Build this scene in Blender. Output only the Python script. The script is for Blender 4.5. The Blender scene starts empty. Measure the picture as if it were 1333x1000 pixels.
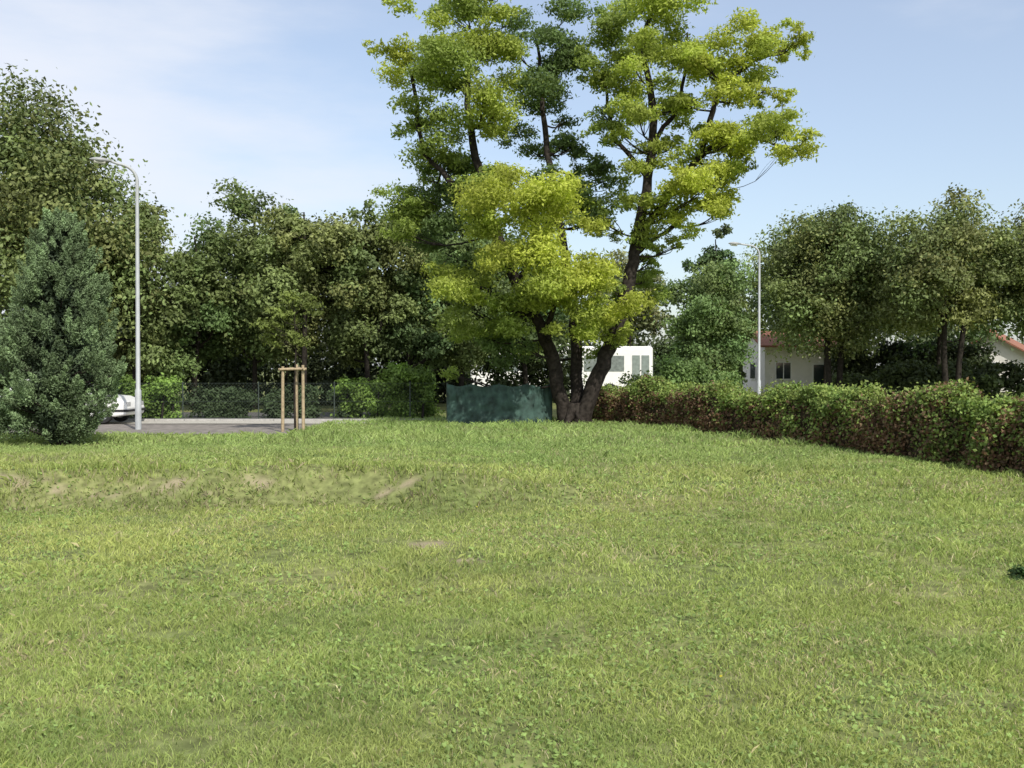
import bpy, math, numpy as np
from mathutils import Vector
R = np.random.RandomState(7)
scene = bpy.context.scene

# ------------------------------------------------------------------ helpers
def unit(v):
    return v / (np.linalg.norm(v, axis=-1, keepdims=True) + 1e-9)

class MB:
    def __init__(s): s.V=[]; s.F=[]; s.M=[]; s.C=[]; s.n=0; s.S=[]
    def add(s, v, f, mat=0, col=(1,1,1), smooth=False):
        v=np.asarray(v,dtype=np.float64).reshape(-1,3); f=np.asarray(f,dtype=np.int64)
        c=np.asarray(col,dtype=np.float64)
        if c.ndim==1: c=np.repeat(c[None,:3],len(v),0)
        s.V.append(v); s.F.append(f+s.n); s.M.append(np.full(len(f),mat)); s.C.append(c)
        s.S.append(np.full(len(f),smooth)); s.n+=len(v)
    def build(s, name, mats, parent=None):
        V=np.concatenate(s.V); C=np.concatenate(s.C)
        tot=np.concatenate([np.full(len(f),f.shape[1]) for f in s.F])
        idx=np.concatenate([f.ravel() for f in s.F])
        start=np.concatenate([[0],np.cumsum(tot)[:-1]])
        me=bpy.data.meshes.new(name)
        me.vertices.add(len(V)); me.vertices.foreach_set('co',V.ravel().astype(np.float32))
        me.loops.add(len(idx)); me.loops.foreach_set('vertex_index',idx.astype(np.int32))
        me.polygons.add(len(tot)); me.polygons.foreach_set('loop_start',start.astype(np.int32))
        me.polygons.foreach_set('material_index',np.concatenate(s.M).astype(np.int32))
        me.polygons.foreach_set('use_smooth',np.concatenate(s.S).astype(bool))
        me.update(calc_edges=True)
        a=me.attributes.new('tint','FLOAT_COLOR','POINT')
        a.data.foreach_set('color',np.c_[C,np.ones(len(C))].ravel().astype(np.float32))
        for m in mats: me.materials.append(m)
        ob=bpy.data.objects.new(name,me); scene.collection.objects.link(ob)
        if parent: ob.parent=parent
        return ob

def box(mb, c, s, mat=0, rot=0.0, col=(1,1,1)):
    x,y,z=[d/2 for d in s]
    v=np.array([[-x,-y,-z],[x,-y,-z],[x,y,-z],[-x,y,-z],[-x,-y,z],[x,-y,z],[x,y,z],[-x,y,z]])
    cr,sr=math.cos(rot),math.sin(rot)
    v=np.c_[v[:,0]*cr-v[:,1]*sr, v[:,0]*sr+v[:,1]*cr, v[:,2]]+np.array(c)
    mb.add(v,[[0,3,2,1],[4,5,6,7],[0,1,5,4],[1,2,6,5],[2,3,7,6],[3,0,4,7]],mat,col)

def tube(mb, pts, rad, seg=8, mat=0, col=(1,1,1), cap=True, wob=0.0):
    P=np.array(pts,dtype=float); n=len(P)
    rad=np.ones(n)*np.array(rad,dtype=float)
    T=unit(np.gradient(P,axis=0))
    ref=np.array([0,0,1.]) if abs(T[0][2])<0.9 else np.array([1.,0,0])
    vs=[]
    a=np.linspace(0,2*np.pi,seg,endpoint=False)
    for i in range(n):
        u=unit(np.cross(T[i],ref)); ref=np.cross(u,T[i]); w=ref
        r=rad[i]*(1+wob*np.sin(a*3+i*1.3)*0.6+wob*R.uniform(-.5,.5,seg))
        vs.append(P[i]+np.cos(a)[:,None]*u*r[:,None]+np.sin(a)[:,None]*w*r[:,None])
    V=np.concatenate(vs); F=[]
    for i in range(n-1):
        for j in range(seg):
            k=(j+1)%seg; F.append([i*seg+j,i*seg+k,(i+1)*seg+k,(i+1)*seg+j])
    mb.add(V,F,mat,col,True)
    if cap:
        for e in (0,n-1):
            V2=np.concatenate([vs[e],P[e][None]])
            mb.add(V2,[[j,(j+1)%seg,seg] for j in range(seg)],mat,col,False)

def curve_pts(pts, sub=4):
    P=np.array(pts,dtype=float); P=np.vstack([2*P[0]-P[1],P,2*P[-1]-P[-2]]); out=[]
    for i in range(1,len(P)-2):
        for t in np.linspace(0,1,sub,endpoint=False):
            a,b,c,d=P[i-1],P[i],P[i+1],P[i+2]
            out.append(.5*((2*b)+(-a+c)*t+(2*a-5*b+4*c-d)*t*t+(-a+3*b-3*c+d)*t**3))
    out.append(P[-2]); return np.array(out)

def leaf_quads(mb, C, size, aspect, col, mat=1, bias=None, tdir=None):
    n=len(C)
    N=unit(R.normal(size=(n,3))+np.array([0,0,.5]) if bias is None else R.normal(size=(n,3))+bias)
    T=R.normal(size=(n,3)) if tdir is None else tdir+R.normal(size=(n,3))*.45
    T=unit(T-N*np.sum(T*N,1)[:,None]); B=np.cross(N,T)
    s=(size*R.uniform(.6,1.35,n))[:,None]; w=s*aspect
    V=np.stack([C-T*s*.5, C+B*w*.5-N*w*.12, C+T*s*.5, C-B*w*.5-N*w*.12],1).reshape(-1,3)
    F=np.arange(4*n).reshape(n,4)
    mb.add(V,F,mat,np.repeat(col,4,0))

_lat={}
def vnoise(x,y,seed=0):
    if seed not in _lat: _lat[seed]=np.random.RandomState(seed+100).rand(256,256)
    L=_lat[seed]; xi=np.floor(x).astype(int); yi=np.floor(y).astype(int)
    fx=x-xi; fy=y-yi; fx=fx*fx*(3-2*fx); fy=fy*fy*(3-2*fy)
    g=lambda a,b:L[a%256,b%256]
    return (g(xi,yi)*(1-fx)+g(xi+1,yi)*fx)*(1-fy)+(g(xi,yi+1)*(1-fx)+g(xi+1,yi+1)*fx)*fy
def fbm(x,y,f=1.0,o=4,seed=0):
    t=0;a=1;s=0
    for i in range(o):
        t=t+a*vnoise(x*f+i*17.3,y*f+i*9.1,seed+i); s+=a; a*=.5; f*=2.1
    return t/s
def sstep(a,b,x):
    t=np.clip((x-a)/(b-a),0,1); return t*t*(3-2*t)

def bank_edge(x):
    return 17.0+1.6*(fbm(x,x*0+3,0.4,3,11)-.5)*2
def bank_steep(x): return sstep(2.5,-1.8,x)
def terrain(x,y):
    x=np.asarray(x,float); y=np.asarray(y,float)
    steep=bank_steep(x); edge=bank_edge(x)
    bank=sstep(-.75,.5,y-edge); soft=sstep(8,27,y)
    z=-.2+0.43*(bank*steep+soft*(1-steep))
    z=z+.10*steep*np.exp(-((y-edge-.5)/.6)**2)
    amp=np.clip(1-(np.hypot(x,y)-45)/30,0,1)
    z=z+amp*(0.12*(fbm(x,y,.25,3,20)-.5)+0.05*(fbm(x,y,1.3,3,30)-.5))
    flat=sstep(27.2,28.2,y)*sstep(-4.0,-5.5,x)
    z=z*(1-flat)+0.17*flat
    return z

# ------------------------------------------------------------------ materials
def mat_new(name):
    m=bpy.data.materials.new(name); m.use_nodes=True; nt=m.node_tree
    b=nt.nodes['Principled BSDF']; return m,nt,b
def simple(name,col,rough=.6,metal=0,var=.15,scale=6,spec=.4,bump=0):
    m,nt,b=mat_new(name)
    tc=nt.nodes.new('ShaderNodeTexCoord'); no=nt.nodes.new('ShaderNodeTexNoise')
    no.inputs['Scale'].default_value=scale; no.inputs['Detail'].default_value=6
    nt.links.new(tc.outputs['Object'],no.inputs['Vector'])
    r=nt.nodes.new('ShaderNodeValToRGB')
    r.color_ramp.elements[0].position=.3; r.color_ramp.elements[1].position=.7
    r.color_ramp.elements[0].color=(*[c*(1-var) for c in col],1)
    r.color_ramp.elements[1].color=(*[min(1,c*(1+var)) for c in col],1)
    nt.links.new(no.outputs['Fac'],r.inputs[0]); nt.links.new(r.outputs[0],b.inputs['Base Color'])
    b.inputs['Roughness'].default_value=rough; b.inputs['Metallic'].default_value=metal
    b.inputs['Specular IOR Level'].default_value=spec
    if bump:
        bu=nt.nodes.new('ShaderNodeBump'); bu.inputs['Strength'].default_value=bump; bu.inputs['Distance'].default_value=.03
        nt.links.new(no.outputs['Fac'],bu.inputs['Height']); nt.links.new(bu.outputs[0],b.inputs['Normal'])
    return m
def leafmat(name,trans=.35,warm=(1.1,1.12,.6),rough=.55,spec=.2,nscale=1.2,namt=.3):
    m,nt,b=mat_new(name); L=nt.links
    at=nt.nodes.new('ShaderNodeAttribute'); at.attribute_name='tint'
    tc=nt.nodes.new('ShaderNodeTexCoord'); no=nt.nodes.new('ShaderNodeTexNoise')
    no.inputs['Scale'].default_value=nscale; no.inputs['Detail'].default_value=3
    L.new(tc.outputs['Object'],no.inputs['Vector'])
    mr=nt.nodes.new('ShaderNodeMapRange'); mr.inputs['From Min'].default_value=.3; mr.inputs['From Max'].default_value=.7
    mr.inputs['To Min'].default_value=1-namt; mr.inputs['To Max'].default_value=1+namt
    L.new(no.outputs['Fac'],mr.inputs['Value'])
    vm=nt.nodes.new('ShaderNodeVectorMath'); vm.operation='SCALE'
    L.new(at.outputs['Color'],vm.inputs[0]); L.new(mr.outputs[0],vm.inputs['Scale'])
    L.new(vm.outputs[0],b.inputs['Base Color'])
    b.inputs['Roughness'].default_value=rough; b.inputs['Specular IOR Level'].default_value=spec
    w=nt.nodes.new('ShaderNodeVectorMath'); w.operation='MULTIPLY'; w.inputs[1].default_value=warm
    L.new(vm.outputs[0],w.inputs[0])
    tr=nt.nodes.new('ShaderNodeBsdfTranslucent'); L.new(w.outputs[0],tr.inputs['Color'])
    mx=nt.nodes.new('ShaderNodeMixShader'); mx.inputs[0].default_value=trans
    L.new(b.outputs[0],mx.inputs[1]); L.new(tr.outputs[0],mx.inputs[2])
    L.new(mx.outputs[0],nt.nodes['Material Output'].inputs['Surface'])
    return m
LEAF=leafmat('leaf_foliage',.3); LEAFY=leafmat('locust_leaf',.48,(1.12,1.15,.7),namt=.2); NEEDLE=leafmat('needle_foliage',.15,rough=.6)
GRASSM=leafmat('grass_blade',.38,(1.1,1.1,.75),nscale=.5,namt=.12,spec=.2)
BARK=simple('bark',(.034,.029,.025),.95,var=.5,scale=9,bump=.6,spec=.05)
BARKD=simple('bark_dark',(.03,.026,.022),.95,var=.4,scale=9,spec=.05)
WOOD=simple('stake_wood',(.34,.27,.17),.8,var=.25,scale=12)
STEEL=simple('galvanised_steel',(.38,.40,.41),.55,.1,.12,3)
WIRE=simple('fence_wire',(.04,.055,.045),.6)
WHITE=simple('white_paint',(.76,.76,.74),.3,var=.04)
GLASS=simple('dark_glass',(.03,.04,.045),.08,var=.2,spec=.8)
RUBBER=simple('rubber',(.02,.02,.02),.8)
RED=simple('lamp_red',(.45,.02,.02),.3)
PLASTER=simple('white_plaster',(.74,.72,.68),.85,var=.06,scale=2)
TILE=simple('clay_tile',(.27,.12,.075),.85,var=.35,scale=14,bump=.3)
ASPH=simple('asphalt',(.10,.097,.092),.9,var=.3,scale=30,bump=.2)
GRAVEL=simple('gravel_verge',(.40,.38,.33),.95,var=.25,scale=25)
KERB=simple('concrete_kerb',(.36,.35,.33),.85,var=.15,scale=9)

# ------------------------------------------------------------------ ground
def lipspot(x,o,rx,ry): return (x,float(bank_edge(np.array(x)))+o,rx,ry)
RB=np.random.RandomState(5)
bare_spots=[lipspot(-7.7,.0,.24,.13),lipspot(-7.1,-.1,.1,.08),lipspot(-5.35,.0,.2,.14),lipspot(-4.0,-.05,.22,.08),lipspot(-1.7,.0,.3,.1),
            (-.5,11.9,.3,.12),(-1.0,12.9,.22,.25),(1.9,33.2,1.2,.5),(9.3,22.3,.4,.5),(6.6,26.5,.4,.6)]
for k in range(9):
    bare_spots.append(lipspot(RB.uniform(-10.5,-.8),RB.uniform(-.35,.1),RB.uniform(.05,.13),RB.uniform(.03,.07)))
def bareness(x,y):
    b=np.zeros_like(x,dtype=float)
    nz=3.2*(fbm(x,y,5.5,3,40)-.5)
    for (bx,by,rx,ry) in bare_spots:
        d=np.hypot((x-bx)/rx,(y-by)/ry)+nz
        b=np.maximum(b,sstep(1.7,.1,d))
    return b*.85
def axis(lo,hi,step,far):
    core=np.arange(lo,hi+1e-6,step); g=[hi]; s=step
    while g[-1]<far: s*=1.25; g.append(g[-1]+s)
    h=[lo]; s=step
    while h[-1]>-far: s*=1.25; h.append(h[-1]-s)
    return np.concatenate([h[:0:-1],core,g[1:]])
xs=axis(-22,20,.12,900); ys=axis(0,44,.1,900)
X,Y=np.meshgrid(xs,ys); Z=terrain(X,Y); nx,ny=len(xs),len(ys)
i=np.arange(nx*ny).reshape(ny,nx)
F=np.stack([i[:-1,:-1],i[:-1,1:],i[1:,1:],i[1:,:-1]],-1).reshape(-1,4)
bb=bareness(X.ravel(),Y.ravel())
mb=MB(); mb.add(np.c_[X.ravel(),Y.ravel(),Z.ravel()],F,0,np.c_[bb,bb,bb],True)
gm,nt,b=mat_new('lawn_ground'); L=nt.links
at=nt.nodes.new('ShaderNodeAttribute'); at.attribute_name='tint'
tc=nt.nodes.new('ShaderNodeTexCoord')
def noise(sc,det=6):
    n=nt.nodes.new('ShaderNodeTexNoise'); n.inputs['Scale'].default_value=sc; n.inputs['Detail'].default_value=det
    L.new(tc.outputs['Object'],n.inputs['Vector']); return n
n1=noise(.35); n2=noise(7); n3=noise(40)
r1=nt.nodes.new('ShaderNodeValToRGB'); r1.color_ramp.elements[0].position=.35; r1.color_ramp.elements[1].position=.65
r1.color_ramp.elements[0].color=(.17,.21,.07,1); r1.color_ramp.elements[1].color=(.26,.27,.11,1); L.new(n1.outputs[0],r1.inputs[0])
r2=nt.nodes.new('ShaderNodeValToRGB'); r2.color_ramp.elements[0].position=.35; r2.color_ramp.elements[1].position=.7
r2.color_ramp.elements[0].color=(.5,.5,.5,1); r2.color_ramp.elements[1].color=(1.1,1.1,1.1,1); L.new(n2.outputs[0],r2.inputs[0])
mm=nt.nodes.new('ShaderNodeMix'); mm.data_type='RGBA'; mm.blend_type='MULTIPLY'; mm.inputs[0].default_value=1
L.new(r1.outputs[0],mm.inputs[6]); L.new(r2.outputs[0],mm.inputs[7])
r3=nt.nodes.new('ShaderNodeValToRGB'); r3.color_ramp.elements[0].color=(.18,.14,.09,1); r3.color_ramp.elements[1].color=(.40,.34,.24,1)
L.new(n3.outputs[0],r3.inputs[0])
m2=nt.nodes.new('ShaderNodeMix'); m2.data_type='RGBA'
L.new(at.outputs['Fac'],m2.inputs[0]); L.new(mm.outputs[2],m2.inputs[6]); L.new(r3.outputs[0],m2.inputs[7])
L.new(m2.outputs[2],b.inputs['Base Color']); b.inputs['Roughness'].default_value=.95; b.inputs['Specular IOR Level'].default_value=.1
mb.build('ground',[gm])

def sheet(name,x0,x1,y0,y1,z,mat,jag=.0):
    mb=MB(); xx=np.linspace(x0,x1,60)
    ya=y0+jag*(fbm(xx,xx*0,.8,3,50)-.5)*2; yb=np.full(60,y1)
    V=np.concatenate([np.c_[xx,ya,np.full(60,z)],np.c_[xx,yb,np.full(60,z)]])
    F=[[k,k+1,61+k,60+k] for k in range(59)]
    mb.add(V,F); return mb.build(name,[mat])
sheet('gravel_lane',-34,-6.0,29.0,34.2,.182,simple('packed_earth',(.20,.18,.16),.95,var=.35,scale=4),jag=.5)
sheet('road',-60,-1.8,36.3,43.5,.186,ASPH)
mb=MB()
for k in range(-60,-2): box(mb,(k+.5,36.15,.19),(.985,.16,.14),0)
mb.build('kerb',[KERB])
sheet('gravel_verge',-60,-2.2,34.4,36.06,.190,GRAVEL,jag=.3)

# ------------------------------------------------------------------ grass
def grass_field():
    mb=MB()
    zones=[(3.2,6.5,6200,.042,.0046),(6.5,10,2900,.047,.0064),(10,16,1100,.053,.0095),(16,24,450,.07,.016),(24,37,150,.10,.026)]
    for (y0,y1,dens,h,w) in zones:
        hw=lambda y:y*.54+1.2
        area=(y1-y0)*2*hw(y1); n=int(area*dens)
        x=R.uniform(-hw(y1),hw(y1),n); y=R.uniform(y0,y1,n)
        keep=np.abs(x)<hw(y)
        keep&=~((y>28.6+.8*(fbm(x,x*0,.8,3,50)-.5))&(x<-6.0))
        hx=9.3-.37*(y-19.6); keep&=(x<hx+.2)
        cl=fbm(x,y,2.2,4,60); big=fbm(x,y,.22,3,70)
        keep&=R.rand(n)<np.clip(cl*2.6-.4,.12,1)
        bar=bareness(x,y); keep&=R.rand(n)>bar*.9
        x,y,cl,big=x[keep],y[keep],cl[keep],big[keep]; n=len(x); z=terrain(x,y)-.004
        be=y-bank_edge(x); st_=bank_steep(x)
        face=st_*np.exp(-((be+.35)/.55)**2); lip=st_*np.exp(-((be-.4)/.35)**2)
        tall=sstep(.55,.75,fbm(x,y,.9,3,80))
        H=h*R.uniform(.5,1.3,n)*(.65+.8*cl)*(1+.8*tall+.9*lip-.1*face)
        W=w*R.uniform(.7,1.4,n)
        a=R.uniform(0,2*np.pi,n); lean=R.uniform(.1,1.4,n); la=R.uniform(0,2*np.pi,n)
        dx,dy=np.cos(a)*W/2,np.sin(a)*W/2
        lx,ly=np.cos(la)*lean*H,np.sin(la)*lean*H
        P=np.c_[x,y,z]
        A=P+np.c_[-dx,-dy,0*dx]; B=P+np.c_[dx,dy,0*dx]
        M1=P+np.c_[lx*.35+dx*.8,ly*.35+dy*.8,H*.62]; M0=P+np.c_[lx*.35-dx*.8,ly*.35-dy*.8,H*.62]
        T=P+np.c_[lx,ly,H*R.uniform(.75,1.05,n)]
        V=np.stack([A,B,M1,T,M0],1).reshape(-1,3)
        g=np.array([.29,.38,.11]); yl=np.array([.45,.48,.17]); dk=np.array([.15,.25,.085]); st=np.array([.60,.54,.33])
        t=np.clip(.25+sstep(.38,.62,big)*.5+R.uniform(-.25,.35,n),0,1)[:,None]
        c=g*(1-t)+yl*t
        t2=(sstep(.48,.68,fbm(x,y,.6,3,90))*.55*R.rand(n))[:,None]; c=c*(1-t2)+dk*t2
        sunlit=(sstep(.5,.66,fbm(x,y,1.7,3,190))*.45)[:,None]; c=c*(1-sunlit)+np.array([.43,.50,.17])*sunlit  # sunlit patches painted into the blade colour by noise
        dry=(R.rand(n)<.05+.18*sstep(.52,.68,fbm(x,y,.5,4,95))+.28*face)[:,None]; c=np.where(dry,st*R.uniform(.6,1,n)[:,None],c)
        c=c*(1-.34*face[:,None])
        far=sstep(17,24,y)[:,None]; c=c*(1-far*.5)+np.array([.24,.38,.13])*far*.5
        c=c*R.uniform(.7,1.3,n)[:,None]
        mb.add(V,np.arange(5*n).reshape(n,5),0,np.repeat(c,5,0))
    n=60000; y=3.2+R.rand(n)**1.6*22; x=R.uniform(-1,1,n)*(y*.54+1)
    k=(fbm(x,y,1.1,3,110)>.47)&(x<9.1-.37*(y-19.6)); x,y=x[k],y[k]; n=len(x)
    C=np.c_[x,y,terrain(x,y)+R.uniform(.012,.045,n)]
    col=np.array([.28,.39,.12])*R.uniform(.55,1.25,n)[:,None]
    leaf_quads(mb,C,.020+.002*y,.7,col,0,np.array([0,-.2,1.6]))
    n=7; y=R.uniform(4,16,n); x=R.uniform(-1,1,n)*y*.5
    leaf_quads(mb,np.c_[x,y,terrain(x,y)+.06],.022,1,np.repeat([[.7,.6,.05]],n,0),0,np.array([0,-.5,2]))
    return mb.build('grass',[GRASSM])
grass_field()

# ------------------------------------------------------------------ trees
def crown_leaves(mb,clumps,n_total,leaf,aspect=.5,flat=.6,spread=.26,droop=0.,var=.3,mat=1,per=45,ob=1.0,ub=.8):
    K=np.array([[c[3]*c[4]+c[3]*c[5] for c in clumps]]).ravel(); K=K/K.sum()
    for c,k in zip(clumps,K):
        n=int(n_total*k)
        if n<8: continue
        ns=max(6,n//per); ctr=np.array(c[:3]); r=np.array(c[3:6]); tint=np.array(c[6:9])
        d=unit(R.normal(size=(ns,3))); rad=R.uniform(.25,1.1,ns)**.65
        sc=ctr+d*rad[:,None]*r
        sv=R.uniform(1-var,1+var,ns); j=R.randint(0,ns,n)
        g=R.normal(size=(n,3))*np.array([1,1,flat])*r.mean()*spread
        g[:,2]-=droop*np.hypot(g[:,0],g[:,1])
        P=sc[j]+g
        out=unit(P-ctr)*.6+unit(g)*.5
        col=tint*sv[j][:,None]*R.uniform(.82,1.18,n)[:,None]
        leaf_quads(mb,P,leaf,aspect,col,mat,out*ob+np.array([0,0,ub]))

def connect(mb,nodes,radn,clumps,r0=.05,mat=0):
    N=np.array(nodes)
    for c in clumps:
        p=np.array(c[:3]); d=np.linalg.norm(N-p,axis=1)+np.where(N[:,2]>p[2]-.2,2.5,0)
        k=int(np.argmin(d)); a=N[k]; rr=min(radn[k]*.6,r0)
        m=(a+p)/2+np.array([R.uniform(-.15,.15),R.uniform(-.15,.15),-.12*np.linalg.norm(p-a)])
        e=p+(p-a)*.2
        tube(mb,curve_pts([a,m,p,e],3),np.linspace(rr,rr*.22,10),5,mat,cap=False)
        for q in range(3):
            t=p+unit(R.normal(size=3)+np.array([0,0,.4]))*np.array(c[3:6])*.8
            tube(mb,curve_pts([m,(m+t)/2+R.normal(size=3)*.08,t],3),np.linspace(rr*.5,rr*.12,7),4,mat,cap=False)

def locust_tree():
    bx,by=1.9,33.6; bz=float(terrain(bx,by))
    mb=MB(); nodes=[];rads=[]
    S=1/41.7
    def W(u,v,dy=0): return np.array([bx+u,by+dy,bz+v])
    limbs=[
     ([(-.15,-.2,0),(-.45,1.2,-.1),(-.85,2.6,-.3),(-1.7,4.2,-.6),(-2.5,6.2,-.8),(-3.1,8.6,-.6),(-3.3,10.6,-.3),(-3.0,12.2,0)],.25,.04),
     ([(.05,-.2,.2),(.15,1.4,.4),(.1,3.0,.6),(-.2,5.2,.7),(-.6,7.6,.9),(-.9,10.0,1.2),(-1.1,12.2,1.2)],.22,.04),
     ([(.2,-.2,-.1),(.7,1.3,-.2),(1.2,2.6,-.3),(1.75,4.4,-.3),(2.0,5.8,-.2),(2.3,7.6,-.2),(2.5,9.6,-.1),(2.2,11.6,0),(2.4,12.8,0)],.27,.04),
     ([(2.0,5.7,-.2),(2.9,7.0,-.5),(3.8,8.2,-.8),(4.3,9.8,-.9),(5.2,10.9,-.8),(6.4,11.4,-.6)],.13,.03),
     ([(3.6,7.9,-.7),(4.6,8.7,-1.0),(5.6,8.6,-1.1),(6.6,8.3,-1.0)],.08,.02),
     ([(-1.1,3.1,-.4),(-2.2,3.9,-1.0),(-3.2,4.2,-1.4)],.1,.03),
     ([(-.9,2.7,-.3),(-.5,4.0,-1.2),(-.3,5.0,-1.8)],.1,.03),
     ([(-2.3,5.6,-.7),(-3.6,7.2,-.9),(-4.6,8.4,-.8),(-4.9,10.4,-.6),(-5.2,11.2,-.5)],.1,.03),
     ([(-1.7,4.3,-.6),(-1.2,6.0,-1.5),(-1.5,7.2,-2.0)],.09,.03),
     ([(2.3,7.6,-.2),(1.3,9.2,.5),(1.0,11.2,.4)],.08,.03),
     ([(2.4,8.6,-.2),(3.4,10.2,.4),(3.6,12.2,.3)],.08,.03),
     ([(1.9,5.2,-.2),(2.9,6.0,.3),(3.9,6.8,.5),(4.7,7.3,.6)],.07,.02),
    ]
    for pts,r0,r1 in limbs:
        P=curve_pts([W(a,b,c) for a,b,c in pts],5)
        P[1:]+=R.normal(size=P[1:].shape)*.025
        rr=np.linspace(1,0,len(P))**.8*(r0-r1)+r1
        tube(mb,P,rr,10,0,wob=.12)
        nodes+=list(P[5:]); rads+=list(rr[5:])
    for a in np.linspace(0,6.28,7)[:-1]:
        p=[W(.05+.1*math.cos(a),.55,.1*math.sin(a)),W(.05+.3*math.cos(a),.2,.3*math.sin(a)),W(.05+.62*math.cos(a),-.06,.55*math.sin(a))]
        tube(mb,curve_pts(p,3),np.linspace(.2,.07,7),7,0,wob=.1)
    Yb=(.44,.49,.09); Yg=(.37,.44,.09); Gm=(.27,.35,.085); Gd=(.15,.22,.08)  # hues vary by clump; Gd also paints backlit rear clumps darker
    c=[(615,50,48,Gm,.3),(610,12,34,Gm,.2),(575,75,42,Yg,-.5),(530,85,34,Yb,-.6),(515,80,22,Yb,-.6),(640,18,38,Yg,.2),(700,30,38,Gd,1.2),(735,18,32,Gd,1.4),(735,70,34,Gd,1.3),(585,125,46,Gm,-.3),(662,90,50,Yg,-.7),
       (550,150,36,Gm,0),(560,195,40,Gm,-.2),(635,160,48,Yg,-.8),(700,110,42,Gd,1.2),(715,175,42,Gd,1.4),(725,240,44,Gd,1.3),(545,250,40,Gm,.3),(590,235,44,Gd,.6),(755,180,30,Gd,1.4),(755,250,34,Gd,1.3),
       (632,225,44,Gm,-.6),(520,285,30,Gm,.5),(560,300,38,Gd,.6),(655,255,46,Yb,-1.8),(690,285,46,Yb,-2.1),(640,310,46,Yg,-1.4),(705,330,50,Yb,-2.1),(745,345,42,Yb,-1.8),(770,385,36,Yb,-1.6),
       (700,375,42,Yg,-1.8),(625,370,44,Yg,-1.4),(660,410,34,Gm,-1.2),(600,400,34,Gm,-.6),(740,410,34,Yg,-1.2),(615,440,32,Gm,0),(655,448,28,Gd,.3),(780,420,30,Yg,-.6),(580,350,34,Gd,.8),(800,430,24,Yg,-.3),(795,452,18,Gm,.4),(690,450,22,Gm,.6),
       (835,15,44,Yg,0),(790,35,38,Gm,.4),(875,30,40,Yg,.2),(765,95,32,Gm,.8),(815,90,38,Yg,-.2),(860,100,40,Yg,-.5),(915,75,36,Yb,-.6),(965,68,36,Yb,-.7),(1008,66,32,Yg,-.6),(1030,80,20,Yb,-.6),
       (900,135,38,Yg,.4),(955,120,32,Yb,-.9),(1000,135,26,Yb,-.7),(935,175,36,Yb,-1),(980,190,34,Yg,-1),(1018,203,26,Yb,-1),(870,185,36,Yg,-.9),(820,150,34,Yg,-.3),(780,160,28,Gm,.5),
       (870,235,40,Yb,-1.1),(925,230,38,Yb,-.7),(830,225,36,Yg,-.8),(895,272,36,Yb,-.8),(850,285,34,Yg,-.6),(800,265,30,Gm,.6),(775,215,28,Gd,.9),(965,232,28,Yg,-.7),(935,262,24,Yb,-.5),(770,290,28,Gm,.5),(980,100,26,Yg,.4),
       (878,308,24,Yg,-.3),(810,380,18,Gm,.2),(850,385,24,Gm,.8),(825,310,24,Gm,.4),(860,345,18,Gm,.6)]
    cl=[]
    for (px,py,r,t,dy) in c:
        u=(px-745)*S; v=(553-py)*S; rr=r*S
        for q in range(5):
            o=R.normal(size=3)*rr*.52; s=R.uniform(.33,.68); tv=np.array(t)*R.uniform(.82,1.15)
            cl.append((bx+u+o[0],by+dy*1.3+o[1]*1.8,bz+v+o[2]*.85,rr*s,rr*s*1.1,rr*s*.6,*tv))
    connect(mb,nodes,rads,cl[::3],.035)
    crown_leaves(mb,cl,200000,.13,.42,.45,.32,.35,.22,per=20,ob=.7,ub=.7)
    ex=[]
    for c_ in cl[::2]:
        d=unit(R.normal(size=3)); p=np.array(c_[:3])+d*np.array(c_[3:6])*1.6
        ex.append((*p,c_[3]*.5,c_[4]*.5,c_[5]*.4,*c_[6:9]))
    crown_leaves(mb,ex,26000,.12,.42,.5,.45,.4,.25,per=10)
    mb.build('locust_tree',[BARK,LEAFY])
locust_tree()

def auto_tree(name,cx,cy,zb,zt,rx,ry,tint,n=28000,leaf=.2,ncl=34,trunk=.2,stems=1,clr=.3,top=1.0,bark=BARKD):
    mb=MB(); bz=float(terrain(cx,cy)); H=(zt-zb)/2; cz=(zt+zb)/2; nodes=[];rads=[]
    for s in range(stems):
        ox=(s-(stems-1)/2)*.7+R.uniform(-.1,.1)
        P=curve_pts([(cx+ox*.6,cy+R.uniform(-.2,.2),bz-.15),(cx+ox+R.uniform(-.1,.1),cy,bz+(zb-bz)*.6+.3),(cx+ox*1.3+R.uniform(-.3,.3),cy,cz),(cx+ox*.8,cy,zt-.35*H)],4)
        rr=np.linspace(trunk,trunk*.2,len(P)); tube(mb,P,rr,9,0,wob=.1); nodes+=list(P[3:]); rads+=list(rr[3:])
    cl=[]
    for k in range(ncl):
        d=unit(R.normal(size=3)); d[2]=d[2] if d[2]>-.8 else -.8
        q=R.uniform(.4,.87)**.7 if k>ncl*.2 else R.uniform(0,.4)
        w=1.0-.25*max(d[2],0)*top
        p=(cx+d[0]*rx*q*w,cy+d[1]*ry*q*w,cz+d[2]*H*q)
        r=rx*clr*R.uniform(.55,1.25); t=np.array(tint)*R.uniform(.75,1.3)*np.array([R.uniform(.9,1.14),1,1])
        cl.append((*p,r,r,r*.8,*t))
    connect(mb,nodes,rads,cl[::2],.05)
    crown_leaves(mb,cl,n,leaf,.6,.65,.30,.1,.28)
    return mb.build(name,[bark,LEAF])
D1=(.165,.205,.075); D2=(.135,.19,.068); D3=(.175,.215,.08); D4=(.11,.165,.066)
auto_tree('broadleaf_tree',-18.6,42,2.0,12.4,4.6,3.8,D1,70000,.19,90,clr=.33)
auto_tree('broadleaf_tree',-15.4,44,1.3,9.2,2.4,2.6,D1,26000,.18,38,clr=.34)
auto_tree('broadleaf_tree',-25.5,41,1.5,11.5,4,4,D2,20000,.24,34)
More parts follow.
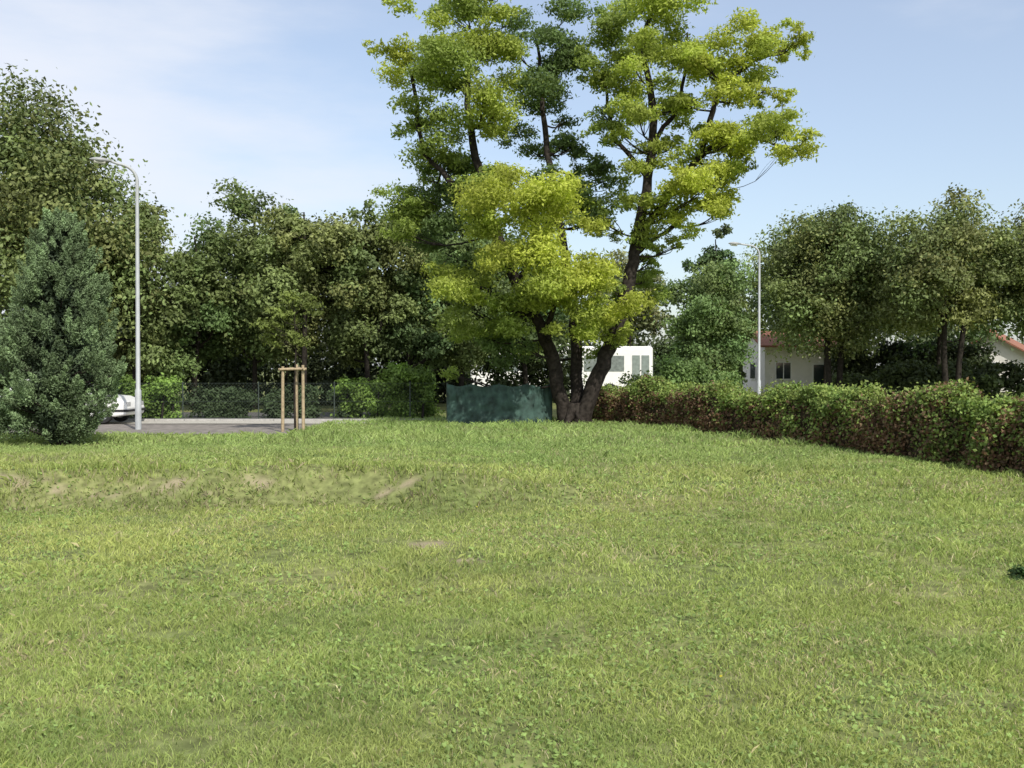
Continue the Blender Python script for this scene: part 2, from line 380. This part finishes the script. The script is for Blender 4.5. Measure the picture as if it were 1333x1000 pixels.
for (x,y,zb,zt,rx,t) in [(-13.5,46,1.0,9.0,2.4,D2),(-11.2,47,1.4,10.8,2.9,D2),(-8.7,45,1.8,9.9,2.6,D1),(-6.3,46,1.6,9.7,2.5,D1),(-4.4,47,1.2,9.2,2.4,D4),(-2.2,48,1.2,10.2,2.6,D2),(.6,49,1.8,8.2,2.5,D4)]:
    auto_tree('broadleaf_tree',x,y,zb,zt,rx,rx,t,30000,.175,46,.16,clr=.33)
auto_tree('broadleaf_tree',9.9,54,.7,8.4,2.5,2.4,(.14,.21,.075),31000,.17,44,.16,clr=.33)
auto_tree('broadleaf_tree',8.4,76,3.6,10.0,3.4,2.6,(.20,.225,.11),14000,.26,30)
auto_tree('broadleaf_tree',13.4,70,1.0,8.0,2.8,2.6,D2,17000,.24,30)
auto_tree('broadleaf_tree',17.9,60,2.7,11.5,4.2,3.8,D1,50000,.195,66,.22,2,.33)
auto_tree('broadleaf_tree',23.0,56,3.0,11.4,4.0,3.5,D3,45000,.195,60,.2,2,.33)
auto_tree('broadleaf_tree',27.8,57,3.2,11.0,3.9,3.6,D1,40000,.195,54,.2,1,.33)
auto_tree('broadleaf_tree',34.5,58,2.2,11,4.4,4,D2,18000,.25,34,.2,1)
auto_tree('broadleaf_tree',21.0,72,3.4,11.2,4.8,2.4,D4,26000,.28,38,.2,1,.34)
auto_tree('broadleaf_tree',29.0,73,3.7,11.2,5.2,3.6,D4,26000,.28,38,.2,1,.34)
auto_tree('broadleaf_tree',16.2,86,3,14.2,2.6,2.6,D4,14000,.3,26,.2,1,top=2)

def foliage_mass(name,pts,wid,h0,h1,n,leaf,tint,clr=.8,step=.8,hvar=.4,mat=LEAF,flat=.7,aspect=.6):
    mb=MB(); P=np.array(pts,float); cl=[]
    for a,b in zip(P[:-1],P[1:]):
        Ln=np.linalg.norm(b-a); m=max(1,int(Ln/step))
        for k in range(m):
            p=a+(b-a)*(k+R.uniform(0,1))/m
            top=h1*(1+hvar*(fbm(np.array([p[0]]),np.array([p[1]]),.35,2,130)[0]-.5)*2)
            z=h0
            while z<top:
                o=R.uniform(-wid,wid)
                bz=float(terrain(p[0],p[1])); t=np.array(tint)*R.uniform(.7,1.3)
                cl.append((p[0]+R.uniform(-.3,.3)*step,p[1]+o,bz+z,clr*step*.9,clr*step*.8,clr*step*.7,*t)); z+=clr*step*.8
            q=cl[-1]; tube(mb,[(q[0],q[1],bz-.05),(q[0]+.1,q[1],q[2])],[.05,.02],4,0,cap=False)
    crown_leaves(mb,cl,n,leaf,aspect,flat,.32,.05,.3)
    return mb.build(name,[BARKD,mat])
foliage_mass('shrub_thicket',[(-30,53),(3,54)],1.2,.2,5.2,60000,.28,(.06,.08,.035),.9,1.6,.2)
foliage_mass('shrub_thicket',[(19.0,64),(30,63)],.9,.1,1.7,18000,.25,(.09,.12,.045),.7,1.2,.6)
foliage_mass('shrub_thicket',[(22.8,76),(33.2,76)],.9,.2,3.4,26000,.3,(.06,.08,.035),.8,1.4,.25)
foliage_mass('shrub_thicket',[(9.8,76),(16.6,76)],.9,.2,3.2,20000,.3,(.08,.11,.045),.8,1.4,.25)
foliage_mass('garden_hedge',[(-15.8,38.4),(-11.6,38.2)],.5,.1,1.45,14000,.12,(.17,.27,.06),.75,.6,.25)
foliage_mass('garden_hedge',[(-6.2,38.6),(-2.6,38.2)],.5,.1,1.6,15000,.12,(.18,.28,.06),.75,.6,.25)
foliage_mass('ivy_hedge',[(-11.6,38.8),(-6.2,38.8)],.3,.1,1.0,12000,.12,(.06,.09,.04),.75,.6,.25)
foliage_mass('flowering_shrub',[(4.4,38),(8.8,41)],.6,.1,1.5,18000,.13,(.13,.20,.065),.8,.8,.35)
foliage_mass('distant_trees',[(-110,100),(-50,112),(0,118),(45,112),(110,98)],5,0,7.5,80000,.6,(.11,.14,.07),.9,5,.35)
foliage_mass('shadow_leaf_clump',[(5.15,10.9),(5.7,10.8)],.1,.04,.12,900,.05,(.08,.15,.05),.6,.25,.2)  # dark-tinted leaves added to stand in for a shadow at the right edge

def long_hedge():
    mb=MB(); a=np.array([3.0,35.6]); b=np.array([9.35,19.4]); e=np.array([13.5,8.0])
    def line(t):
        return np.where((t<.6)[:,None],a+(b-a)*(t/.6)[:,None],b+(e-b)*((t-.6)/.4)[:,None])
    T=np.linspace(0,1,160); C=line(T); d=unit(np.gradient(C,axis=0)); nr=np.c_[-d[:,1],d[:,0]]
    sec=[(-.36,0),(-.40,.5),(-.34,1.0),(-.15,1.16),(.15,1.16),(.34,1.0),(.40,.5),(.36,0)]
    V=[]
    def hgt(s,t): return .86+.22*sstep(.12,.6,t)+.34*(fbm(s,s*0,.7,3,140)-.5)*2
    for k in range(160):
        hh=float(hgt(np.array([T[k]*30]),T[k])[0])-.08
        for (o,z) in sec:
            oo=o*R.uniform(.85,1.12); p=C[k]+nr[k]*oo
            V.append([p[0],p[1],float(terrain(p[0],p[1]))-.05+z*hh*R.uniform(.95,1.05)])
    F=[[k*8+j,(k+1)*8+j,(k+1)*8+j+1,k*8+j+1] for k in range(159) for j in range(7)]
    mb.add(V,F,0,(1,1,1))
    n=200000; t=R.rand(n); ang=R.uniform(-.12*np.pi,1.12*np.pi,n)
    C=line(t); dd=np.where((t<.6)[:,None],unit(b-a),unit(e-b)); nr=np.c_[-dd[:,1],dd[:,0]]
    s=t*30
    lump=fbm(s,ang*1.2,1.6,4,150); hh=hgt(s,t)
    keepr=R.rand(n)<np.clip((lump-.25)*3,.15,1)
    ca,sa=np.cos(ang),np.sin(ang)
    off=np.sign(ca)*np.abs(ca)**.45*(.42+.55*(lump-.4)); z=.12+np.sign(sa)*np.abs(sa)**.5*(1.02*hh+.6*(lump-.45))
    z=np.where(ang<0,R.uniform(.0,.4,n),z); z=np.where(ang>np.pi,R.uniform(0,.4,n),z)
    jj=R.normal(size=(n,3))*.06
    x=C[:,0]+nr[:,0]*off+jj[:,0]; y=C[:,1]+nr[:,1]*off+jj[:,1]
    P=np.c_[x,y,terrain(x,y)+np.maximum(z+jj[:,2],.01)]
    br=np.clip(fbm(s,z,1.0,4,160)*2.2-.45-z*.75+.3*sstep(.5,.25,t)*(z<.95)+.25,0,.85)
    isb=R.rand(n)<br
    gr=np.array([.16,.25,.065]); gy=np.array([.26,.33,.09]); bw=np.array([.21,.155,.09]); rd=np.array([.18,.095,.06])
    m=R.rand(n)[:,None]; col=gr*m+gy*(1-m)
    col=np.where(isb[:,None],bw*m+rd*(1-m),col)*R.uniform(.6,1.3,n)[:,None]
    out=np.c_[nr*ca[:,None],sa]
    leaf_quads(mb,P[keepr],.075,.75,col[keepr],1,out[keepr]*.8+np.array([0,0,.3]))
    for k in range(700):
        tt=R.rand(1); c=line(tt)[0]; p=np.array([c[0]+R.uniform(-.45,.45),c[1]+R.uniform(-.45,.45),0]); p[2]=float(terrain(p[0],p[1]))+float(hgt(tt*30,tt)[0])
        q=p+np.array([R.uniform(-.3,.3),R.uniform(-.3,.3),R.uniform(.1,.4)])
        tube(mb,[p,(p+q)/2+R.normal(size=3)*.04,q],[.006,.004,.002],3,0,cap=False)
        L_=p+(q-p)*R.uniform(.1,1.05,16)[:,None]+R.normal(size=(16,3))*.05
        leaf_quads(mb,L_,.07,.7,np.repeat([gy],16,0)*R.uniform(.7,1.15,16)[:,None],1)
    mb.build('vine_hedge',[simple('hedge_wood',(.05,.038,.025),.95,var=.5,scale=12,spec=.05),LEAF])
long_hedge()

def conifer():
    mb=MB(); bx,by=-10.2,24.2; bz=float(terrain(bx,by)); Ht=5.5
    tube(mb,[(bx+.1,by,bz-.1),(bx+.05,by,bz+1),(bx,by,bz+4.6)],[.16,.12,.02],8,0)
    prof=lambda h:np.interp(h,[0,.05,.15,.3,.5,.68,.82,.93,1.0],[.3,.7,1.0,1.14,1.08,.88,.60,.30,.06])
    def plume(p,axis,Ln,w,n,tint):
        axis=axis/np.linalg.norm(axis); s=R.rand(n)**.8
        rr=w*(1-s)**.7*np.sqrt(R.rand(n))
        side=R.normal(size=(n,3)); side-=axis*(side@axis)[:,None]; side=unit(side)
        P=p+axis*(s*Ln)[:,None]+side*rr[:,None]
        td=axis*1.1+side*.9
        col=np.array(tint)*(R.uniform(.75,1.25,n)*(.7+.6*s))[:,None]
        leaf_quads(mb,P,.07,.33,col,1,side*.7+np.array([0,-.1,.2]),td)
    for k in range(680):
        h=R.rand()**.85*.97; a=R.uniform(0,2*np.pi); lob=1+.14*math.sin(3*a+h*9)+.10*math.sin(7*a-h*17)
        r=prof(h)*R.uniform(.6,1.0)*lob
        p=np.array([bx+.05*h+math.cos(a)*r,by+math.sin(a)*r,bz+.05+h*Ht*.93])
        big=R.uniform(.6,1.35)
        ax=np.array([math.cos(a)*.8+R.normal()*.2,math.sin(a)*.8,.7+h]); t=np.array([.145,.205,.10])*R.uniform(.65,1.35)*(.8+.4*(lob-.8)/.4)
        plume(p,ax,.46*big*(1-.35*h),.19*big*(1-.3*h),int(200*big),t)
        if k%5==0: tube(mb,[(bx,by,p[2]-.3),p],[.03,.01],4,0,cap=False)
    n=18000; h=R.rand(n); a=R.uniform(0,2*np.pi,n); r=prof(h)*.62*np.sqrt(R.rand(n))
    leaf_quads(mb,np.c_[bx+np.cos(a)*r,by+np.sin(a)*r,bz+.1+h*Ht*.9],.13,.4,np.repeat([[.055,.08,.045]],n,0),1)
    for k in range(110):
        a=R.uniform(0,2*np.pi); p=np.array([bx-1.3+R.normal()*.35,by-.1+R.normal()*.35,bz+R.uniform(.2,.95)])
        plume(p,np.array([math.cos(a)-.4,math.sin(a),.5]),.5,.2,150,np.array([.14,.205,.10])*R.uniform(.7,1.3))
    mb.build('cypress_tree',[BARKD,NEEDLE])
conifer()

# ------------------------------------------------------------------ sapling with wooden support
def empty(name,loc=(0,0,0),rz=0):
    e=bpy.data.objects.new(name,None); scene.collection.objects.link(e); e.location=loc; e.rotation_euler=(0,0,rz); return e
sx,sy=-6.15,30.2; sz=float(terrain(sx,sy))
st=empty('tree_stake_frame',(sx,sy,sz)); mb=MB()
for (x,y,h) in [(-.27,-.12,1.84),(.05,.28,1.9),(.31,-.12,1.88)]:
    tube(mb,[(x,y,-.1),(x*.97,y*.97,h)],[.048,.042],10,0)
mb.build('stakes',[WOOD],st); mb=MB()
P3=[np.array((-.27,-.12,1.76)),np.array((.05,.28,1.79)),np.array((.31,-.12,1.77))]
for i0,i1 in ((0,1),(1,2),(2,0)):
    d=unit(P3[i1]-P3[i0]); tube(mb,[P3[i0]-d*.1+np.array([0,-.05,0]),P3[i1]+d*.1+np.array([0,-.05,0])],[.035,.035],8,0)
mb.build('crossbars',[WOOD],st)
mb=MB(); P=curve_pts([(sx+.06,sy,sz-.05),(sx+.04,sy,sz+1.2),(sx+.08,sy,sz+2.4),(sx+.03,sy,sz+3.6)],4)
tube(mb,P,np.linspace(.035,.012,len(P)),7,0)
cl=[(sx+.05+R.normal()*.38,sy+R.normal()*.3,sz+R.uniform(2.6,3.8),.28,.28,.2,.15,.19,.05) for _ in range(14)]
connect(mb,list(P[6:]),[.02]*(len(P)-6),cl,.012)
crown_leaves(mb,cl,3400,.11,.5,.5,.3,.3)
mb.build('sapling_tree',[BARK,LEAF])

# ------------------------------------------------------------------ street lamps
def street_lamp(x,y,H,arm,yaw):
    e=empty('street_lamp',(x,y,float(terrain(x,y))),yaw); mb=MB()
    tube(mb,[(0,0,-.1),(0,0,1.15),(0,0,1.2),(0,0,H-.55)],[.09,.09,.065,.05],12,0)
    mb.build('pole',[STEEL],e); mb=MB()
    t=np.linspace(0,np.pi/2,9); rr=.5
    arc=[(-(rr-rr*math.cos(q)),0,H-.55+rr*math.sin(q)*.9) for q in t]
    arc+=[(-arm*.8,0,H-.04)]
    tube(mb,arc,np.linspace(.048,.036,len(arc)),10,0); mb.build('arm',[STEEL],e); mb=MB()
    xs_=np.linspace(0,.62,8); prof=[.035,.07,.1,.12,.125,.115,.08,.02]
    P=[(-arm*.75-q,0,H-.03+.03*q) for q in xs_]; tube(mb,P,prof,12,0)
    for v in mb.V: v[:,2]=(v[:,2]-(H-.03))*.6+(H-.03)
    mb.build('lamp_head',[simple('lamp_housing',(.30,.31,.31),.45)],e); mb=MB()
    tube(mb,[(-arm*.75-.2,0,H-.075),(-arm*.75-.5,0,H-.06)],[.075,.07],10,0)
    mb.build('lamp_lens',[simple('lamp_lens_glass',(.6,.6,.55),.2)],e)
street_lamp(-10.85,31.2,7.75,.9,.5)
street_lamp(11.6,50.5,7.6,1.2,.15)

# ------------------------------------------------------------------ fences
def chain_fence(name,x0,x1,y,h,z0,postgap=2.6):
    e=empty(name,(0,0,0)); mb=MB()
    for x in np.arange(x0,x1+.1,postgap): tube(mb,[(x,y,z0-.2),(x,y,z0+h+.05)],[.022,.022],8,0)
    mb.build('posts',[WIRE],e); mb=MB()
    for z in (.05,h/2,h): tube(mb,[(x0,y-.03,z0+z),(x1,y-.03,z0+z)],[.004,.004],4,0,cap=False)
    V=[];F=[];k=0;w=.0028
    for sgn in (1,-1):
        for a in np.arange(x0-h,x1+h,.12):
            p0=[a,z0] if sgn>0 else [a+h,z0]; p1=[a+h,z0+h] if sgn>0 else [a,z0+h]
            lo,hi=min(p0[0],p1[0]),max(p0[0],p1[0])
            if lo<x0 or hi>x1: continue
            yy=y-.03+(.004*sgn)
            V+=[[p0[0]-w,yy,p0[1]],[p0[0]+w,yy,p0[1]],[p1[0]+w,yy,p1[1]],[p1[0]-w,yy,p1[1]]]; F.append([k,k+1,k+2,k+3]); k+=4
    mb.add(V,F,0); mb.build('mesh_panel',[WIRE],e)
chain_fence('chain_link_fence',-16.5,-2.3,36.9,1.25,.2)

e=empty('shade_cloth_fence'); mb=MB()
pl=np.array([(-2.05,33.9),(-1.0,33.35),(.2,33.25),(1.25,33.9)])
pp=np.array([(*p,0) for p in pl]); C=curve_pts(pp,20)[:,:2]; m=len(C); rows=22; V=[]
for j in range(rows):
    f=j/(rows-1)
    for k in range(m):
        sag=.07*math.sin(k*.21)**2; o=.05*math.sin(k*1.1+f*4)*(f+.2)+.16*(fbm(np.array([k*.28]),np.array([f*5]),1,4,170)[0]-.5)
        V.append([C[k,0],C[k,1]+o,.12+f*(1.34-sag)])
F=[[j*m+k,j*m+k+1,(j+1)*m+k+1,(j+1)*m+k] for j in range(rows-1) for k in range(m-1)]
mb.add(V,F,0,(1,1,1),True)
mb.build('cloth',[simple('green_shade_cloth',(.035,.070,.058),.8,var=.55,scale=4,bump=.3)],e); mb=MB()
for k in range(0,m,15): tube(mb,[(C[k,0],C[k,1]+.16,0),(C[k,0],C[k,1]+.16,1.5)],[.03,.03],8,0)
mb.build('posts',[WIRE],e)

# ------------------------------------------------------------------ vehicles
def extrude_profile(mb,prof,y0,y1,mat,inset=0):
    P=np.array(prof); n=len(P)
    A=np.c_[P[:,0],np.full(n,y0),P[:,1]]; B=np.c_[P[:,0],np.full(n,y1),P[:,1]]
    if inset:
        zt=P[:,1].max(); zb=P[:,1].min(); f=(P[:,1]-zb)/(zt-zb)*inset
        A[:,1]+=f; B[:,1]-=f
    V=np.concatenate([A,B]); base=mb.n
    mb.add(V,[[i,(i+1)%n,n+(i+1)%n,n+i] for i in range(n)],mat)
    mb.F.append(np.array([list(range(n))[::-1]])+base); mb.M.append(np.full(1,mat)); mb.S.append(np.full(1,False))
    mb.F.append(np.array([list(range(n,2*n))])+base); mb.M.append(np.full(1,mat)); mb.S.append(np.full(1,False))
def wheel(mb,x,y,r,w):
    tube(mb,[(x,y-w/2,r),(x,y-w/2+.03,r),(x,y+w/2-.03,r),(x,y+w/2,r)],[r*.9,r,r,r*.9],24,0)
    tube(mb,[(x,y-w/2-.012,r),(x,y+w/2+.012,r)],[r*.58,r*.58],16,1)
def bevel(o,w):
    m=o.modifiers.new('b','BEVEL'); m.width=w; m.segments=3; m.limit_method='ANGLE'
def parked_car(x,y,z):
    e=empty('parked_car',(x,y,z)); mb=MB()
    extrude_profile(mb,[(-2.1,.3),(-2.1,.62),(-2.0,.9),(-1.2,.95),(0.9,.93),(1.65,.86),(2.0,.72),(2.1,.5),(2.08,.28),(1.7,.22),(-1.75,.22)],-.83,.83,0)
    o=mb.build('body',[WHITE],e); bevel(o,.07); mb=MB()
    extrude_profile(mb,[(-1.85,.9),(-1.55,1.36),(-1.1,1.43),(-.1,1.42),(.35,1.28),(1.0,.9)],-.74,.74,0,.14)
    o=mb.build('roof',[WHITE],e); bevel(o,.04); mb=MB()
    for s in (-1,1):
        for q in ([(-1.5,.97),(-1.32,1.3),(-.72,1.35),(-.72,.97)],[(-.64,.97),(-.64,1.35),(-.12,1.34),(.22,1.24),(.72,.97)]):
            V=[[a,s*(.745-(b-.9)/.53*.14+.006),b] for a,b in q]; mb.add(V,[list(range(len(V)))],0)
    for q in ((.40,1.255,.975,.94),(-1.58,1.33,-1.83,.95)):
        V=[[q[0]+.01*np.sign(q[0]),-.52,q[1]],[q[0]+.01*np.sign(q[0]),.52,q[1]],[q[2]+.01*np.sign(q[0]),.64,q[3]],[q[2]+.01*np.sign(q[0]),-.64,q[3]]]; mb.add(V,[[0,1,2,3]],0)
    mb.build('windows',[GLASS],e); mb=MB()
    for wx in (-1.3,1.32):
        for s in (-1,1): wheel(mb,wx,s*.76,.3,.19)
    mb.build('wheels',[RUBBER,STEEL],e); mb=MB()
    for s in (-1,1): box(mb,(2.03,s*.6,.62),(.1,.3,.14),0)
    mb.build('headlights',[simple('headlight',(.5,.5,.5),.1)],e); mb=MB()
    for s in (-1,1): box(mb,(-2.06,s*.66,.75),(.1,.22,.22),0)
    mb.build('tail_lights',[RED],e); mb=MB(); box(mb,(0,0,.42),(4.26,1.70,.07),0); mb.build('trim_strip',[RUBBER],e)
parked_car(-14.3,34.9,.195)
def bus(x,y,z,rz):
    e=empty('city_bus',(x,y,z),rz); mb=MB()
    box(mb,(0,0,1.75),(11,2.5,2.9),0); o=mb.build('body',[WHITE],e); bevel(o,.18); mb=MB()
    for k in range(7): box(mb,(-4.5+k*1.28,-1.255,2.15),(1.14,.02,.95),0); box(mb,(-4.5+k*1.28,1.255,2.15),(1.14,.02,.95),0)
    box(mb,(5.505,0,2.05),(.02,2.1,1.3),0); box(mb,(-5.505,0,2.3),(.02,2.0,.8),0)
    mb.build('windows',[simple('bus_glass',(.16,.19,.18),.15,var=.3,spec=.8)],e); mb=MB()
    for xx in (4.75,0.0):
        for s in (-.28,.28): box(mb,(xx+s,-1.27,1.9),(.46,.02,1.5),0)
    mb.build('doors',[simple('door_glass',(.22,.26,.24),.2)],e); mb=MB()
    for wx in (-3.3,2.9):
        for s in (-1,1): wheel(mb,wx,s*1.15,.48,.28)
    mb.build('wheels',[RUBBER,STEEL],e); mb=MB()
    box(mb,(-1.0,0,3.28),(3,1.6,.22),0); o=mb.build('roof_unit',[WHITE],e); bevel(o,.05)
bus(3.0,66,.1,0)

# ------------------------------------------------------------------ houses
def house(name,x,y,w,d,h,ridge,rz):
    e=empty(name,(x,y,.15),rz); mb=MB()
    mb.add([[-w/2,-d/2,0],[w/2,-d/2,0],[w/2,d/2,0],[-w/2,d/2,0],[-w/2,-d/2,h],[w/2,-d/2,h],[w/2,d/2,h],[-w/2,d/2,h]],
           [[0,1,5,4],[1,2,6,5],[2,3,7,6],[3,0,4,7]],0)
    mb.add([[-w/2,-d/2,h],[-w/2,d/2,h],[-w/2,0,ridge],[w/2,-d/2,h],[w/2,d/2,h],[w/2,0,ridge]],[[0,2,1],[3,4,5]],0)
    mb.build('walls',[PLASTER],e); mb=MB(); o=.45; sl=(ridge-h)/(d/2)
    for s in (-1,1):
        A=[[-w/2-o,s*(d/2+o),h-o*sl+.04],[w/2+o,s*(d/2+o),h-o*sl+.04],[w/2+o,0,ridge+.04],[-w/2-o,0,ridge+.04]]
        B=[[a,b_,c+.14] for a,b_,c in A]
        mb.add(A+B,[[0,1,2,3],[4,5,6,7],[0,1,5,4],[1,2,6,5],[3,0,4,7]],0)
    mb.build('roof',[TILE],e); mb=MB(); fr=MB()
    nw=max(2,int(w/2.6))
    for k in range(nw):
        xx=-w/2+w*(k+.5)/nw
        if k==nw//2:
            box(fr,(xx,-d/2-.02,1.1),(1.1,.08,2.2),0); box(mb,(xx,-d/2-.05,1.08),(.9,.08,2.0),0)
        else:
            box(fr,(xx,-d/2-.02,1.65),(1.25,.08,1.35),0); box(mb,(xx,-d/2-.045,1.65),(1.05,.08,1.15),0); box(fr,(xx,-d/2-.09,1.65),(.06,.03,1.15),0)
    for s in (-1,1):
        box(fr,(s*(w/2+.02),0,1.65),(.08,1.25,1.35),0); box(mb,(s*(w/2+.045),0,1.65),(.08,1.05,1.15),0)
    fr.build('window_frames',[WHITE],e); mb.build('window_panes',[GLASS],e); mb=MB()
    box(mb,(w*.2,.6,ridge+.1),(.6,.6,.9),0); mb.build('chimney',[simple('brick',(.3,.14,.09),.9)],e)
house('white_house',20.6,80,5.4,5,3.45,4.4,.1)
house('white_house',37.0,82,6.0,5.5,2.7,4.3,1.0)

# ------------------------------------------------------------------ sky, sun, camera
EL,AZ=42,26
w=bpy.data.worlds.new('World'); scene.world=w; w.use_nodes=True; nt=w.node_tree; L=nt.links
bg=nt.nodes['Background']; sky=nt.nodes.new('ShaderNodeTexSky'); sky.sky_type='NISHITA'; sky.sun_disc=False
sky.sun_elevation=math.radians(EL); sky.sun_rotation=math.radians(180-AZ); sky.air_density=1.0; sky.dust_density=1.5; sky.ozone_density=1.6
tc=nt.nodes.new('ShaderNodeTexCoord'); mp=nt.nodes.new('ShaderNodeMapping'); mp.inputs['Scale'].default_value=(1.2,1.2,4.5); mp.inputs['Rotation'].default_value=(0,.15,0)
L.new(tc.outputs['Generated'],mp.inputs['Vector'])
no=nt.nodes.new('ShaderNodeTexNoise'); no.inputs['Scale'].default_value=2.2; no.inputs['Detail'].default_value=7; no.inputs['Roughness'].default_value=.55
L.new(mp.outputs[0],no.inputs['Vector'])
sp=nt.nodes.new('ShaderNodeSeparateXYZ'); L.new(tc.outputs['Generated'],sp.inputs[0])
mx_=nt.nodes.new('ShaderNodeMapRange'); mx_.inputs['From Min'].default_value=.15; mx_.inputs['From Max'].default_value=-.35; mx_.inputs['To Min'].default_value=-.22; mx_.inputs['To Max'].default_value=.24
L.new(sp.outputs['X'],mx_.inputs['Value'])
ad=nt.nodes.new('ShaderNodeMath'); ad.operation='ADD'; L.new(no.outputs['Fac'],ad.inputs[0]); L.new(mx_.outputs[0],ad.inputs[1])
cr=nt.nodes.new('ShaderNodeMapRange'); cr.inputs['From Min'].default_value=.36; cr.inputs['From Max'].default_value=.82; cr.inputs['To Min'].default_value=.27; cr.inputs['To Max'].default_value=.88; cr.interpolation_type='SMOOTHSTEP'
L.new(ad.outputs[0],cr.inputs['Value'])
mx=nt.nodes.new('ShaderNodeMix'); mx.data_type='RGBA'; L.new(cr.outputs[0],mx.inputs[0]); L.new(sky.outputs[0],mx.inputs[6]); mx.inputs[7].default_value=(5.1,5.3,5.8,1)
bg.inputs['Strength'].default_value=.15
gn=nt.nodes.new('ShaderNodeVectorMath'); gn.operation='SCALE'; gn.inputs['Scale'].default_value=1.15
L.new(mx.outputs[2],gn.inputs[0]); L.new(gn.outputs[0],bg.inputs['Color'])
sd=bpy.data.lights.new('sun','SUN'); sd.energy=4.6; sd.angle=math.radians(.5); sd.color=(1,.95,.86)
so=bpy.data.objects.new('sun',sd); scene.collection.objects.link(so)
a=math.radians(AZ); el=math.radians(EL)
S=Vector((math.sin(a)*math.cos(el),-math.cos(a)*math.cos(el),math.sin(el)))
so.rotation_euler=S.to_track_quat('Z','Y').to_euler()
cam=bpy.data.cameras.new('camera'); co=bpy.data.objects.new('camera',cam); scene.collection.objects.link(co)
cam.sensor_width=36; cam.lens=37.8; cam.clip_end=3000; co.location=(0,0,1.95); co.rotation_euler=(math.radians(90-.82),0,0)
scene.camera=co
scene.view_settings.view_transform='Standard'; scene.view_settings.look='None'; scene.view_settings.exposure=0
